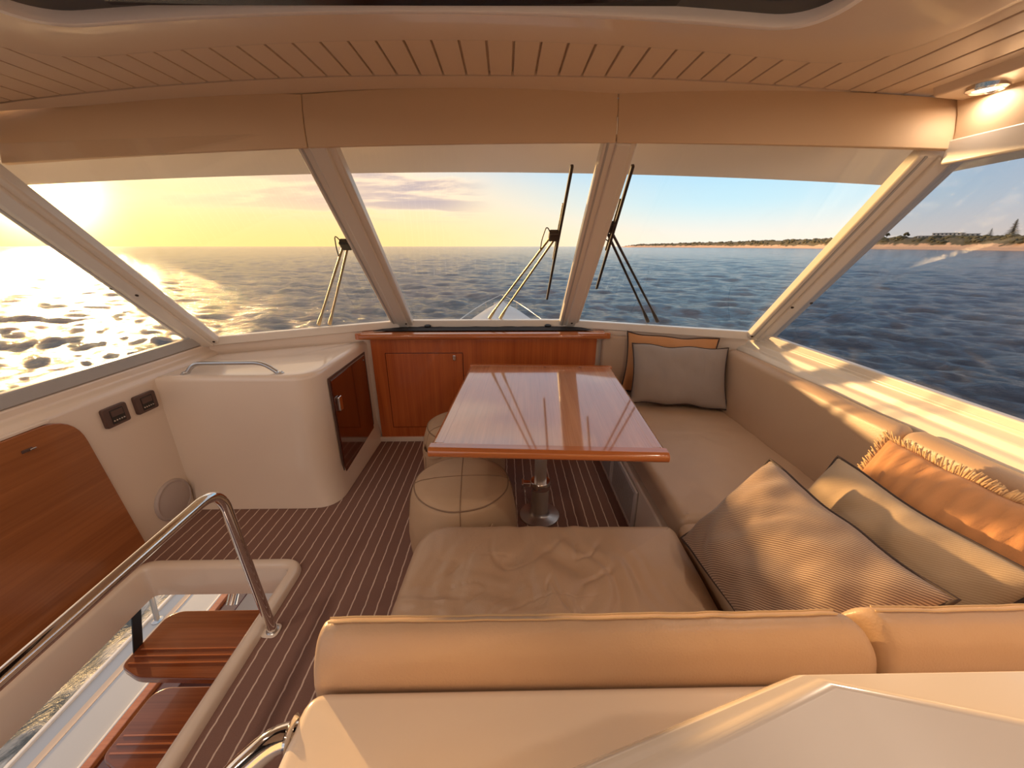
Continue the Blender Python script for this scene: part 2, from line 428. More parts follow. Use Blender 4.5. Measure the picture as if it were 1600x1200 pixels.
# ================================================================ SETTING
fl = join(boxvf(-1.68, -.955, 1.40, 2.66, -.05, 0), boxvf(-.955, 1.62, -1.6, 2.66, -.05, 0), boxvf(-1.80, -1.68, -1.6, 2.66, -.05, 0), boxvf(-1.68, -.955, -1.6, -.62, -.05, 0))
tag(raw('floor', *fl, 'carpet'), 'brown boat carpet with thin pale stripes covering the flybridge floor', 'floor', kind='structure')
ring = rpoly([(-1.69, -.66), (-.93, -.66), (-.93, 1.43), (-1.69, 1.43)], .10, 8)
def ringvf(outline, prof):
    O = [Vector((*p, 0)) for p in outline]; N = len(O); V = []; F = []; nr = []
    for i in range(N):
        t = ((O[i]-O[i-1]).normalized()+(O[(i+1) % N]-O[i]).normalized()).normalized(); nr.append(Vector((t.y, -t.x, 0)))
    for d, z in prof: V += [(O[i].x-nr[i].x*d, O[i].y-nr[i].y*d, z) for i in range(N)]
    M = len(prof)
    for i in range(M):
        for j in range(N): F.append((i*N+j, i*N+(j+1) % N, ((i+1) % M)*N+(j+1) % N, ((i+1) % M)*N+j))
    return V, F
tag(raw('trim_1', *ringvf(ring, [(0, 0), (.004, .02), (.014, .03), (.04, .03), (.05, .024), (.055, .012), (.058, -.13), (.04, -.13), (.035, 0)]), 'gelcoat', smooth=True, auto=.8),
    'white moulded lip framing the stairwell opening in the floor', 'stair lip', kind='structure')
wl_ = prism([(-1.76, 0), (-1.76, .765), (-1.772, .785), (-1.80, .80), (-1.80, .835), (-1.84, .845), (-1.90, .845), (-1.90, 0)], 'Y', -1.6, 2.46)
tag(raw('wall_left', *wl_, 'gelcoat', bevel=.008, seg=3), 'white moulded side wall below the left window', 'wall', kind='structure')
wr_ = prism([(1.47, 0), (1.47, .775), (1.485, .80), (1.505, .806), (1.515, .835), (1.545, .85), (1.545, .868), (1.64, .868), (1.64, 0)], 'Y', -1.6, 2.36)
tag(raw('wall_right', *wr_, 'frame_white', bevel=.005, seg=3), 'white moulded side wall and sill below the tinted right window', 'wall', kind='structure')
wf = prism([(-1.90, 2.26), (-.95, 2.645), (.65, 2.645), (1.46, 2.36), (1.64, 2.26), (1.64, 2.46), (.55, 2.98), (-.83, 2.98), (-1.90, 2.46)], 'Z', 0, .845)
tag(raw('wall_front', *wf, 'gelcoat', bevel=.01, seg=3), 'white moulded ledge beneath the windscreen', 'wall', kind='structure')
# windscreen corner points
BL, BCL, BCR, BR = (-1.80, 2.30, .865), (-.73, 2.75, .885), (.45, 2.75, .885), (1.56, 2.30, .885)
def up(p, q, z): t = (z-p[2])/(q[2]-p[2]); return lerp(p, q, t)
TCL0, TCR0 = (-.725, 1.76, 1.755), (.445, 1.76, 1.755); TL0, TR0 = (-1.755, 1.515, 1.60), (1.45, 1.45, 1.69)
TCL, TCR = up(BCL, TCL0, 1.80), up(BCR, TCR0, 1.80); TL, TR = up(BL, TL0, 1.69), up(BR, TR0, 1.70)
def pane(name, a, b, c, d, m, label):
    rows = [[lerp(lerp(a, b, i/2), lerp(d, c, i/2), j/2) for i in range(3)] for j in range(3)]
    w = thing(name, label, 'window', lerp(a, b, .5)); w['kind'] = 'structure'
    sheet('pane', rows, .006, m, w); return w
w1 = pane('window_1', BL, BCL, TCL, TL, 'glass', 'left raked windscreen pane facing the setting sun')
w2 = pane('window_2', BCL, BCR, TCR, TCL, 'glass', 'centre raked windscreen pane between the two mullions')
w3 = pane('window_3', BCR, BR, TR, TCR, 'glass', 'right raked windscreen pane with the beach behind it')
w4 = pane('window_4', (-1.82, -1.5, .85), (-1.81, 2.27, .86), (-1.765, 1.46, 1.70), (-1.765, -1.5, 1.70), 'glass', 'left side window above the grey sill')
w5 = pane('window_5', (1.575, -1.5, .868), (1.575, 2.27, .875), (1.455, 1.35, 1.72), (1.455, -1.5, 1.72), 'glass_tint', 'tinted smeary right side window above the sofa')
def strip(name, parent, p, q, w, h, upv, m): return raw(name, *beam(p, q, w, h, upv), m, parent, bevel=.006, seg=2)
for w, p, q in ((w1, BL, BCL), (w2, BCL, BCR), (w3, BCR, BR)):
    d = Vector((0, -.012, -.012)); strip('lower_frame', w, Vector(p)+d, Vector(q)+d, .05, .05, (0, 0, 1), 'frame_white')
for w, s, x in ((w4, -1, -1.815), (w5, 1, 1.565)):
    strip('lower_frame', w, (x, -1.5, .862), (x, 2.27, .868), .035, .055, (0, 0, 1), 'frame_grey' if s < 0 else 'frame_white')
strip('upper_frame', w5, (1.435, -1.5, 1.675), (1.435, 1.40, 1.675), .03, .07, (0, 0, 1), 'frame_white')
strip('upper_frame', w4, (-1.75, -1.5, 1.66), (-1.75, 1.45, 1.66), .03, .07, (0, 0, 1), 'frame_white')
# mullions and corner pillars: a broad board with a narrower raised rib and screws
def pillar(name, p, q, w, side, label, rib=.45, screws=()):
    t = thing(name, label, 'window post', p); t['kind'] = 'structure'
    p, q, side = Vector(p), Vector(q), Vector(side).normalized(); d = (q-p).normalized(); nrm = side.cross(d).normalized()
    if nrm.y > 0: nrm = -nrm
    off = nrm*.018
    raw('post', *beam(p+off, q+off, w, .05, nrm), 'frame_white', t, bevel=.01, seg=3)
    raw('rib', *beam(p+off+nrm*.027+side*w*.08, q+off+nrm*.027+side*w*.08, w*rib, .022, nrm), 'frame_white', t, bevel=.008, seg=3)
    raw('seal', *beam(p+off+nrm*.022-side*w*.36, q+off+nrm*.022-side*w*.36, .008, .012, nrm), 'frame_grey', t)
    for f, s in screws:
        c = p+(q-p)*f+off+nrm*(.04 if abs(s) < .3 else .027)+side*w*s
        V, F = lathevf([(.001, -.004), (.007, -.004), (.007, .001), (.004, .003), (.001, .003)], (0, 0, 0), 10)
        R = nrm.to_track_quat('Z', 'Y').to_matrix(); raw('screw', [tuple(R @ Vector(v)+c) for v in V], F, 'screw', t, smooth=True, auto=.6)
    return t
pillar('trim_2', BCL, up(BCL, TCL0, 1.785), .15, (1, 0, 0), 'slanting white windscreen mullion left of the centre pane', screws=((.045, .25),))
pillar('trim_3', BCR, up(BCR, TCR0, 1.797), .135, (1, 0, 0), 'slanting white windscreen mullion right of the centre pane', screws=((.045, .1),))
pillar('trim_4', BL, TL, .15, (1, .2, .0), 'thick slanting corner post between windscreen and left side window', screws=((.03, .42), (.03, -.42), (.42, .1), (.45, -.42)))
pillar('trim_5', BR, TR, .15, (1, -.2, .0), 'sunlit slanting corner post between windscreen and right side window', screws=((.03, .42), (.03, -.42), (.3, -.1), (.32, .42)))
# ---- ceiling: shell, planks one by one, raised centre with hatch
ceil = thing('ceiling', 'cream cambered boat ceiling with grooved planks round a smooth centre', 'ceiling', (X0, .2, 1.9)); ceil['kind'] = 'structure'
xs = np.linspace(-1.86, 1.56, 41)
def yfront(x): return 1.74-.075*abs(x-X0)**2
sheet('roof_shell', [[(x, yy if yy < 1.7 else yfront(x)+.02, zc(x)+.014) for x in xs] for yy in (-1.6, 0, 1.0, 1.7)], .05, 'ceiling_gel', ceil)
def yplank(x): return 1.605-(.075 if x > X0 else .035)*abs(x-X0)**1.5
sheet('front_border', [[(x, yplank(x)+.004+(yfront(x)-yplank(x))*k, zc(x)-.002-.012*k) for x in xs] for k in (0, .5, 1)], .016, 'ceiling_gel', ceil)
PW = .079
for i in range(-21, 21):
    xa, xb = X0+i*PW+.003, X0+(i+1)*PW-.003
    if xa < -1.80 or xb > 1.50: continue
    V = []
    for y in (-1.5, None):
        for x in (xa, xb):
            yy = y if y is not None else yplank(x)
            V += [(x, yy, zc(x)), (x, yy, zc(x)+.02)]
    F = [(0, 4, 6, 2), (1, 3, 7, 5), (0, 1, 5, 4), (2, 6, 7, 3), (0, 2, 3, 1), (4, 5, 7, 6)]
    raw('plank', V, F, 'ceiling_gel', ceil, bevel=.002, seg=1)
plat = resample(rpoly([(-1.30, -1.4), (1.05, -1.4), (1.05, 1.315), (-1.30, 1.315)], .22, 10), .08)
def camb(x, y, z): return (x, y, z+zc(x))
pv, pf = slabvf(plat, -.02, .045, .012, cap=10, fn=lambda x, y, z: (x, y, zc(x)-z+.02), segs=4)
raw('centre_panel', pv, pf, 'ceiling_gel', ceil, smooth=True, auto=.9)
pv, pf = slabvf(resample(rpoly([(-1.33, -1.43), (1.08, -1.43), (1.08, 1.35), (-1.33, 1.35)], .24, 10), .08), 0, .014, .006, cap=10, fn=lambda x, y, z: (x, y, zc(x)-z+.005), segs=3)
raw('panel_step', pv, pf, 'ceiling_gel', ceil, smooth=True, auto=.9)
hat = thing('roof_hatch', 'dark roof hatch with a rounded white frame overhead', 'hatch', (X0-.04, .3, zc(X0)-.03))
ho = resample(rpoly([(-1.07, -.9), (.73, -.9), (.73, 1.12), (-1.07, 1.12)], .14, 10), .07)
V, F = ringvf(ho, [(0, .0), (0, .022), (.008, .03), (.022, .03), (.028, .022), (.028, 0)])
raw('frame', [(x, y, zc(x)-.026-z) for x, y, z in V], F, 'hatch_white', hat, smooth=True, auto=.8)
V, F = slabvf(resample(rpoly([(-1.04, -.87), (.70, -.87), (.705, 1.095), (-1.045, 1.095)], .12, 10), .07), 0, .008, .002, cap=10)
raw('glass_panel', [(x, y, zc(x)-.027-z) for x, y, z in V], F, 'hatch_glass', hat, smooth=True, auto=.8)
strip('blind_rail', hat, (-.95, 1.02, zc(-.95)-.042), (-.35, 1.02, zc(-.35)-.042), .02, .01, (0, 0, 1), 'frame_grey')
# soffit with lamp (starboard)
sof = prism([(1.30, 1.90), (1.335, 1.825), (1.46, 1.815), (1.50, 1.86), (1.50, 1.92)], 'Y', -1.5, 1.405)
tag(raw('trim_6', *sof, 'ceiling_gel', bevel=.006, seg=2), 'cream boxed soffit running along the right edge of the ceiling', 'soffit', kind='structure')
def downlight(x, y, z, label, watt=.22):
    lamp = thing('ceiling_light', label, 'light', (x, y, z-.002), 'recessed lamps along the ceiling edges')
    lathe('rim', [(.030, .004), (.030, -.006), (.036, -.010), (.044, -.006), (.046, .004)], (x, y, z), 'chrome', lamp)
    lathe('lens', [(.001, .003), (.031, .003), (.031, -.004), (.02, -.007), (.001, -.008)], (x, y, z), 'lamp_lens', lamp)
    ld = bpy.data.lights.new('bulb', 'AREA'); ld.shape = 'DISK'; ld.size = .06; ld.energy = watt; ld.color = (1, .78, .58)
    lo = bpy.data.objects.new('bulb', ld); COL.objects.link(lo); lo.parent = lamp; lo.location = (0, 0, -.010)
downlight(1.385, 1.30, 1.820, 'round recessed ceiling lamp with metal rim in the right soffit')
for x, side in ((.90, 'right'), (-1.19, 'left')):  # extra lamps added out of view beside the hatch to brighten the interior
    for y, w in ((.70, 'front'), (-.10, 'middle'), (-.95, 'rear')): downlight(x, y, zc(x)-.027, 'added out-of-view fill lamp at the %s of the row %s of the roof hatch' % (w, side), 1.6)
# roof brow outside, seen through the top of the windscreen
bx = np.linspace(-2.7, 2.06, 41)
def ybrow(x): return 2.80-.115*abs(x-X0)**2+.045*max(0, abs(x-X0)-1.6)**2
def zbrow(x, k): return 1.925-.03*(x-X0)**2-.025*k*k
brow = [[(x, 1.74-.06*abs(x-X0)**2+(ybrow(x)-1.74+.06*abs(x-X0)**2)*k, zbrow(x, k)) for x in bx] for k in np.linspace(0, 1, 9)]
tag(sheet('roof_overhang', brow, -.06, 'brow'), 'cream underside of the roof overhang seen through the top of the windscreen', 'overhang', kind='structure')
# ---- valance boards hung along the top of the windows
def valance(bot, topp, th, label):
    n = 9; rows = []
    for k in range(4):
        row = []
        for i in range(n):
            t = i/(n-1); b = Vector(lerp(bot[0], bot[1], t)); u = Vector(lerp(topp[0], topp[1], t)); u.z += .016*4*t*(1-t); b.z += .004*4*t*(1-t)
            row.append(tuple(b.lerp(u, k/3)+Vector((0, -.008*math.sin(math.pi*k/3), 0))))
        rows.append(row)
    o = sheet('valance_board', rows, th, 'vinyl', bevel=.004)
    return tag(o, label, 'valance', 'vinyl valance boards around the top of the windows')
g = .0006
valance(((-1.74, 1.535, 1.66), (-.745-g, 1.68, 1.741)), ((-1.74, 1.595, 1.845), (-.742-g, 1.69, 1.915)), -.02, 'tan vinyl valance board above the left windscreen pane')
valance(((-.745+g, 1.68, 1.741), (.425-g, 1.68, 1.762)), ((-.742+g, 1.69, 1.915), (.42-g, 1.69, 1.935)), -.02, 'tan vinyl valance board above the centre windscreen pane')
valance(((.425+g, 1.68, 1.762), (1.45, 1.38, 1.680)), ((.42+g, 1.69, 1.935), (1.45, 1.42, 1.827)), -.02, 'tan vinyl valance board above the right windscreen pane')
valance(((1.424, 1.385, 1.682), (1.424, -1.4, 1.66)), ((1.424, 1.42, 1.83), (1.424, -1.4, 1.82)), -.015, 'tan vinyl valance board along the right side window')
valance(((-1.742, -1.4, 1.66), (-1.742, 1.525, 1.66)), ((-1.742, -1.4, 1.83), (-1.742, 1.585, 1.845)), -.015, 'tan vinyl valance board along the left side window')
# ================================================================ FURNITURE
# ---- port console
con = thing('console_cabinet', 'white moulded console with chrome grab bar in the front left corner', 'cabinet', (-1.37, 2.1, 0))
co = resample(rpoly([(-1.762, 1.845), (-.98, 1.845), (-.972, 2.635), (-1.762, 2.29)], [0, .15, 0, 0], 10), .04)
def flare(x, y, z):
    k = max(0, 1-z/.12)**2*.03
    return (x+(k if x > -1.1 else 0), y-(k if y < 2.0 and x > -1.74 else 0), z)
slab('body', co, .001, .776, .03, 'gelcoat', con, cap=6, segs=5, rb=.003, fn=flare)
d = box('door', -.978, -.966, 2.02, 2.55, .065, .69, 'wood_dark', con, .003); d['label'] = 'dark glossy wooden locker door'
fr = raw('door_frame', *ringvf([(2.00, .045), (2.57, .045), (2.57, .71), (2.00, .71)], [(0, 0), (0, .006), (.02, .006), (.02, 0)]), 'bezel', con)
me = fr.data
for v in me.vertices: x, y, z = v.co; v.co = (z, x, y)
fr.location = Vector((-.972, 2.285, .3775))-con.location
la = box('latch', -.968, -.944, 2.035, 2.075, .50, .585, 'chrome', d, .006, 3)
for y, z in ((2.52, .665), (2.52, .09), (2.05, .09)):
    V, F = lathevf([(.001, 0), (.006, 0), (.006, .003), (.001, .004)], (0, 0, 0), 10)
    raw('screw', [(-.966+v[2], y+v[0], z+v[1]) for v in V], F, 'steel', d, smooth=True)
hb = tube('grab_bar', smoothpath([(-1.64, 1.895, .772), (-1.60, 1.915, .825), (-1.25, 1.915, .828), (-1.165, 1.90, .772)], .05), .011, 'steel', con)
for x, y in ((-1.641, 1.894), (-1.164, 1.90)): lathe('foot', [(.020, -.002), (.020, .003), (.013, .006), (.011, .012)], (x, y, .776), 'steel', hb, 16)
# ---- instruments on left wall
for y0, lab in ((1.548, 'brown digital instrument panel nearer the wooden side panel'), (1.70, 'brown digital instrument panel nearer the white console')):
    t = thing('instrument_panel', lab, 'instrument', (-1.76, y0+.056, .63), 'digital instruments on the left wall')
    bo = rpoly([(y0, .632), (y0+.113, .632), (y0+.113, .722), (y0, .722)], .012, 4)
    raw('bezel', *prism(bo, 'X', -1.762, -1.745), 'bezel', t, bevel=.004, seg=2)
    box('screen', -1.746, -1.7435, y0+.028, y0+.090, .644, .708, 'screen', t, .001)
    box('display', -1.744, -1.7428, y0+.032, y0+.086, .676, .704, 'bezel', t, .0005)
    for k in range(5):
        c = (y0+.036+k*.0115, .658); V, F = lathevf([(.0005, 0), (.0035, 0), (.003, .003), (.0005, .0035)], (0, 0, 0), 8)
        raw('button', [(-1.744+v[2], c[0]+v[0], c[1]+v[1]) for v in V], F, 'button', t, smooth=True)
# ---- round cover on the left wall
t = thing('speaker_cover', 'round grey speaker cover low on the left wall', 'speaker', (-1.76, 1.735, .02))
V, F = lathevf([(.108, 0), (.108, .012), (.102, .018), (.098, .018), (.094, .014)], (0, 0, 0), 40); raw('rim', [(-1.762+z, 1.73+x, .135+y) for x, y, z in V], F, 'pad', t, smooth=True, auto=.8)
V, F = lathevf([(.096, .0), (.096, .014), (.07, .021), (.03, .024), (.001, .0245)], (0, 0, 0), 40); raw('cover', [(-1.762+z, 1.73+x, .135+y) for x, y, z in V], F, 'pad', t, smooth=True, auto=.8)
# ---- big wooden panel on left wall
t = thing('side_panel', 'large varnished wooden panel with rounded corner on the left wall', 'panel', (-1.75, .7, .02))
pn = rpoly([(-.5, .015), (1.515, .015), (1.44, .757), (-.5, .757)], [0, 0, .13, .0], 8)
raw('board', *prism(pn, 'X', -1.7595, -1.737), 'wood_side', t, bevel=.004, seg=2)
raw('edge_strip', *beam((-1.7485, -.5, .764), (-1.7485, 1.36, .764), .020, .012, (0, 0, 1)), 'gelcoat', t, bevel=.003)
lt = box('latch', -1.738, -1.733, 1.24, 1.275, .688, .70, 'bezel', t, .003); box('pin', -1.734, -1.728, 1.262, 1.282, .691, .697, 'chrome', lt, .002)
# ---- wooden front cabinet
dash = thing('dash_cabinet', 'varnished red wooden front cabinet with rounded shelf rail below the windscreen', 'cabinet', (-.15, 2.62, 0))
box('front_panel', -.938, .636, 2.615, 2.647, .035, .80, 'wood_panel', dash, .003)
dd = box('door', -.840, -.305, 2.608, 2.618, .12, .684, 'wood_panel', dash, .002)
fr = raw('door_gap', *ringvf([(-.845, .115), (-.300, .115), (-.300, .689), (-.845, .689)], [(0, 0), (0, .003), (.005, .003), (.005, 0)]), 'wood_dark', dash)
for v in fr.data.vertices: x, y, z = v.co; v.co = (x, -z, y)
fr.location = Vector((-.5725, 2.6135, .402))-dash.location
lt = raw('latch', *slabvf(rpoly([(-.372, .635), (-.350, .635), (-.350, .675), (-.372, .675)], .010, 5), 0, .012, .004, cap=3), 'chrome', dd, smooth=True)
for v in lt.data.vertices: x, y, z = v.co; v.co = (x, -z, y)
lt.location = Vector((-.361, 2.603, .655))-wloc(dd)
rl = [(2.535, .800), (2.528, .812), (2.528, .828), (2.536, .838), (2.552, .842), (2.66, .842), (2.66, .800)]
raw('top_rail', *prism(rl, 'X', -.985, .685), 'wood_edge', dash, bevel=.005, seg=3)
for x in (-.985, .685): lathe('rail_end', [(.001, 0), (.028, 0), (.028, .034), (.022, .04), (.001, .041)], (x, 2.558, .803), 'wood_edge', dash, 20)
box('plinth', -.95, .66, 2.60, 2.65, 0.0, .035, 'gelcoat', dash, .004)
mt = thing('dash_mat', 'black anti-glare mat lying on the ledge behind the wooden rail', 'mat', (-.15, 2.68, .846))
rows = [[(lerp((-.90, 0, 0), (.60, 0, 0), i/30)[0]*(1-.16*k), 2.59+.125*k, .8475+.010*abs(noise.noise((i*.35, k*2, 3)))*(1 if 0 < k else .3)) for i in range(31)] for k in (0, .33, .66, 1)]
sheet('cloth', rows, .004, 'black_mat', mt)
for x in (-.55, .30): lathe('vent_knob', [(.001, 0), (.022, 0), (.024, .012), (.015, .018), (.001, .02)], (x, 2.70, .852), 'black', mt, 16)
# ---- table
TC = Vector((.18, 1.747, 0)); TA = math.radians(-3.6)
tab = thing('dining_table', 'glossy varnished wooden table on a single steel pedestal', 'table', TC)
tab.rotation_euler = (0, 0, TA)
def tpart(name, vf, m, parent=None, **k):
    o = raw(name, *vf, m, None, **k); par = parent or tab; o.parent = par
    o.location = Vector(o.location)-(Vector(par['o']) if parent else Vector((0, 0, 0))); o['o'] = tuple(o.location) ; return o
tpart('top', boxvf(-.412, .412, -.525, .525, .668, .7005), 'wood_table', bevel=.002)
def edge(axis, s):
    pr = [(0, .664), (.012, .664), (.02, .672), (.021, .684), (.017, .694), (.006, .7012), (-.03, .7012), (-.03, .664)]
    L = (.433 if axis == 'Y' else .546)
    if axis == 'Y': return prism([(s*(.525+p[0]), p[1]) for p in pr], 'X', -L, L)
    return prism([(s*(.412+p[0]), p[1]) for p in pr], 'Y', -.495, .495)
for ax, s in (('Y', -1), ('Y', 1), ('X', -1), ('X', 1)):
    e = tpart('edge_trim', edge(ax, s), 'wood_edge' if ax == 'Y' else 'wood_table', bevel=.003)
tpart('column', lathevf([(.032, .10), (.032, .66), (.07, .664), (.07, .668)], n=24), 'pole', smooth=True, auto=.7)
tpart('lower_tube', lathevf([(.046, .012), (.046, .185), (.040, .19)], n=28), 'pole', smooth=True, auto=.7)
tpart('clamp_collar', lathevf([(.036, .175), (.052, .175), (.054, .18), (.054, .215), (.050, .22), (.036, .22)], n=28), 'chrome', smooth=True, auto=.7)
tpart('clamp_lever', join(boxvf(-.092, -.045, -.02, .012, .185, .212), boxvf(-.10, -.088, -.035, .02, .18, .215)), 'chrome', bevel=.005)
tpart('lever_cord', tubevf(smoothpath([(-.085, -.02, .185), (-.075, -.03, .12), (-.056, -.03, .09)], .03), .003, 6), 'chrome', smooth=True)
tpart('base_plate', lathevf([(.108, 0), (.108, .006), (.10, .010), (.058, .014), (.05, .022), (.046, .03)], n=36), 'alu', smooth=True, auto=.7)
for o in tab.children:
    if 'o' in o: del o['o']
# ---- poufs
def pouf(c, label, ang):
    t = thing('leather_pouf', label, 'pouf', (c[0], c[1], 0), 'leather poufs by the table')
    def wob(V, k): return [(x+k*noise.noise((x*9, y*9, z*9)), y+k*noise.noise((x*9+5, y*9, z*9)), z) for x, y, z in V]
    prof = [(.10, 0), (.225, .004), (.236, .03), (.246, .10), (.248, .18), (.243, .26), (.232, .33), (.218, .38), (.208, .398)]
    V, F = lathevf(prof, (c[0], c[1], 0), 48); raw('body', wob(V, .006), F, 'suede', t, smooth=True)
    V, F = lathevf([(.2085, .392), (.206, .402), (.18, .414), (.12, .424), (.05, .428), (.001, .429)], (c[0], c[1], 0), 48); raw('top', wob(V, .004), F, 'suede', t, smooth=True)
    V, F = tubevf([(c[0]+.209*math.cos(a), c[1]+.209*math.sin(a),   .398) for a in np.linspace(0, 2*math.pi, 64)[:-1]], .0032, 6, True); raw('piping', wob(V, .005), F, 'dark_stitch', t, smooth=True)
    for k in range(4):
        a = ang+k*math.pi/2; ca, sa = math.cos(a), math.sin(a)
        pts = [(c[0]+r*ca, c[1]+r*sa, z) for r, z in ((.0, .430), (.06, .4285), (.12, .4255), (.18, .416), (.207, .404), (.219, .382), (.233, .332), (.244, .26), (.249, .18), (.247, .10), (.237, .03))]
        tube('seam', pts, .0014, 'dark_stitch', t, 5)
    for k in range(2):
        a0 = ang+.25+k*math.pi; pts = []
        for q in np.linspace(0, 1, 13):
            a = a0+(q-.5)*.62; r = .238+.028*math.sin(math.pi*q); pts.append((c[0]+r*math.cos(a), c[1]+r*math.sin(a), .312-.01*math.sin(math.pi*q)))
        rows = [[(p[0], p[1], p[2]+dz) for p in pts] for dz in (-.016, 0, .016)]
        sheet('handle', rows, .005, 'suede', t)
    return t
pouf((-.20, 1.475), 'round tan leather pouf in front, under the near left table corner', -1.5)
pouf((-.255, 2.07), 'round tan leather pouf farther back, beside the wooden cabinet', -2.6)
# ---- sofa base, cushions
sb = thing('sofa_base', 'white moulded L-shaped sofa base with a grille locker', 'sofa base', (1.05, 1.5, 0))
bo = [(.645, 1.10), (.645, 2.63), (.66, 2.64), (1.455, 2.362), (1.468, .50), (-.28, .50), (-.28, 1.08), (.60, 1.08)]
raw('moulding', *prism(bo, 'Z', 0, .285), 'gelcoat', sb, bevel=.012, seg=3)
gr = box('grille_panel', .630, .646, 1.57, 2.28, .03, .262, 'grille', sb, .01, 3)
for k in range(44):
    y = 1.60+k*.015
    if abs(y-1.99) < .03: continue
    box('slot', .628, .632, y, y+.006, .055, .238, 'grille_slot', gr, 0)
for y in (1.955, 1.985): tube('hinge', [(.628, y, .05), (.628, y, .25)], .006, 'grille', gr, 8)
def wr(x, y, z, a=.004, f=7):
    return (x, y, z+a*noise.fractal((x*f, y*f*1.6, .3), 1, 2, 3)) if z > .36 else (x, y, z)
def seat(outline, rad, label, a=.004, z1=.428, crown=.014):
    return tag(slab('seat_cushion', resample(rpoly(outline, rad, 8), .04), .287, z1, .04, 'leather' if a > .005 else 'leather_smooth', crown=crown, cap=16, fn=lambda x, y, z: wr(x, y, z, a)), label, 'cushion', 'leather seat cushions of the sofa')
def wr_aft(x, y, z):
    if z < .36: return (x, y, z)
    c = math.exp(-(((x-.12)/.30)**2+((y-.86)/.22)**2))
    s = noise.noise((x*16+2.2*noise.noise((x*4, y*4, 2)), y*5-x*4, 1.0))
    s2 = noise.noise((x*7, y*22+3*x, 4.0))
    wp = .9*noise.noise((x*5, y*5, 2.5))
    n1 = noise.noise((x*11+wp*1.5-y*3, y*3.2+x*2.5, 6.0)); n2 = noise.noise((x*4.5+y*3, y*15+wp-x*5, 8.0))
    cr = math.exp(-(n1/.075)**2)*math.exp(-(((x-.16)/.26)**2+((y-.90)/.24)**2))+math.exp(-(n2/.075)**2)*math.exp(-(((x+.12)/.24)**2+((y-.83)/.14)**2))
    z -= .0085*cr
    return (x, y, z+.034*c*s+.020*math.exp(-(((x+.15)/.25)**2+((y-.78)/.14)**2))*s2+.005*noise.noise((x*5, y*5, 7)))
aft = slab('seat_cushion', resample(rpoly([(-.355, .50), (.605, .50), (.622, 1.16), (-.315, 1.18)], [.03, .03, .05, .13], 10), .011), .287, .428, .045, 'leather', crown=.02, cap=64, fn=wr_aft)
tag(aft, 'wide creased tan leather seat cushion nearest the camera, jutting toward the poufs', 'cushion', 'leather seat cushions of the sofa')
seat([(.655, 1.17), (1.40, 1.17), (1.40, 2.37), (.665, 2.60)], [.04, .02, .02, .04], 'long smooth tan leather seat cushion along the right window', .003)
seat([(.632, .50), (1.40, .50), (1.40, 1.162), (.632, 1.162)], [.02, .02, .02, .04], 'corner leather seat cushion under the three loose pillows', .003, z1=.437)
def backrest(vf, label): return tag(raw('backrest_cushion', *vf, 'leather_smooth', smooth=True), label, 'cushion', 'leather backrest cushions of the sofa')
def lean_r(x, y, z): return (x-.05*(1-(z-.43)/.35)+.012*math.sin((y-1.2)*2.2)*0, y, z+.006*noise.noise((y*4, x*3, 1)))
backrest(rboxvf(1.385, 1.468, 1.195, 2.335, .40, .785, .035, .05, lean_r), 'long tan leather backrest cushion under the right window')
backrest(rboxvf(1.385, 1.468, .30, 1.19, .40, .79, .035, .05, lean_r), 'sunlit tan leather backrest cushion behind the orange fringed pillow')
def fwd(x, y, z):
    yy = 2.635-(x-.66)*.342; return (x, yy-.008-(.045-(y))-.02*(1-(z-.43)/.38), z)
backrest(rboxvf(.665, 1.335, .0, .045, .44, .815, .02, .05, fwd), 'short tan leather backrest cushion at the front end behind two pillows')
PROF = rpoly([(.56, .432), (.500, .775), (.478, .803), (.455, .800), (.432, .770), (.423, .729), (.423, .432)], [.01, .03, .012, .02, .02, .008, .01], 4)
def stitched(x0, x1, label, dz, sl=0, sr=0):
    t = thing('backrest_cushion', label, 'cushion', ((x0+x1)/2, .48, .432), 'leather backrest cushions of the sofa')
    n = len(PROF); xs_ = [x0+e for e in (0, .004, .012, .025)]+list(np.linspace(x0+.05, x1-.05, 60))+[x1-e for e in (.025, .012, .004, 0)]
    cy, cz = .48, .60; V = []; F = []
    for x in xs_:
        e = min(x-x0, x1-x); k = 1-.10*max(0, 1-e/.025)**2
        for y, z in PROF:
            f = max(0, (z-.432)/.37); yy = cy+(y-cy)*k; z2 = .432+(z-.432)*(1-(1-k)*.5)+dz*f
            w = .0035*f*(noise.noise((x*6, y*10, z*9))+.6*noise.noise((x*26+z*20, y*5, z*6)))
            q = (x-x0)/(x1-x0); V.append((x+(sl*max(0, 1-q*4)+sr*max(0, q*4-3))*(.478-y)+.012*f*max(0, 1-(x-x0)/.03), yy, z2+w))
    for i in range(len(xs_)-1):
        for j in range(n): F.append((i*n+j, i*n+(j+1) % n, (i+1)*n+(j+1) % n, (i+1)*n+j))
    F += [tuple(range(n)), tuple(range((len(xs_)-1)*n, len(xs_)*n))]
    raw('pad', V, F, 'leather_smooth', t, smooth=True, auto=1.1)
    for y, z in ((.4790, .8035), (.4700, .8045)):
        pts = [(x, y, z+dz+.0035*(noise.noise((x*6, y*10, z*9))+.6*noise.noise((x*26+z*20, y*5, z*6)))) for x in np.linspace(x0+.028, x1-.028, 60)]
        o = tube('seam', pts, .0016, 'stitch', t, 5)
    return t
stitched(-.325, .585, 'low tan leather backrest cushion with stitched edge across the foreground', 0, 0, .55)
stitched(.592, 1.38, 'sunlit tan leather backrest cushion at the right of the foreground', .006, .55, 0)
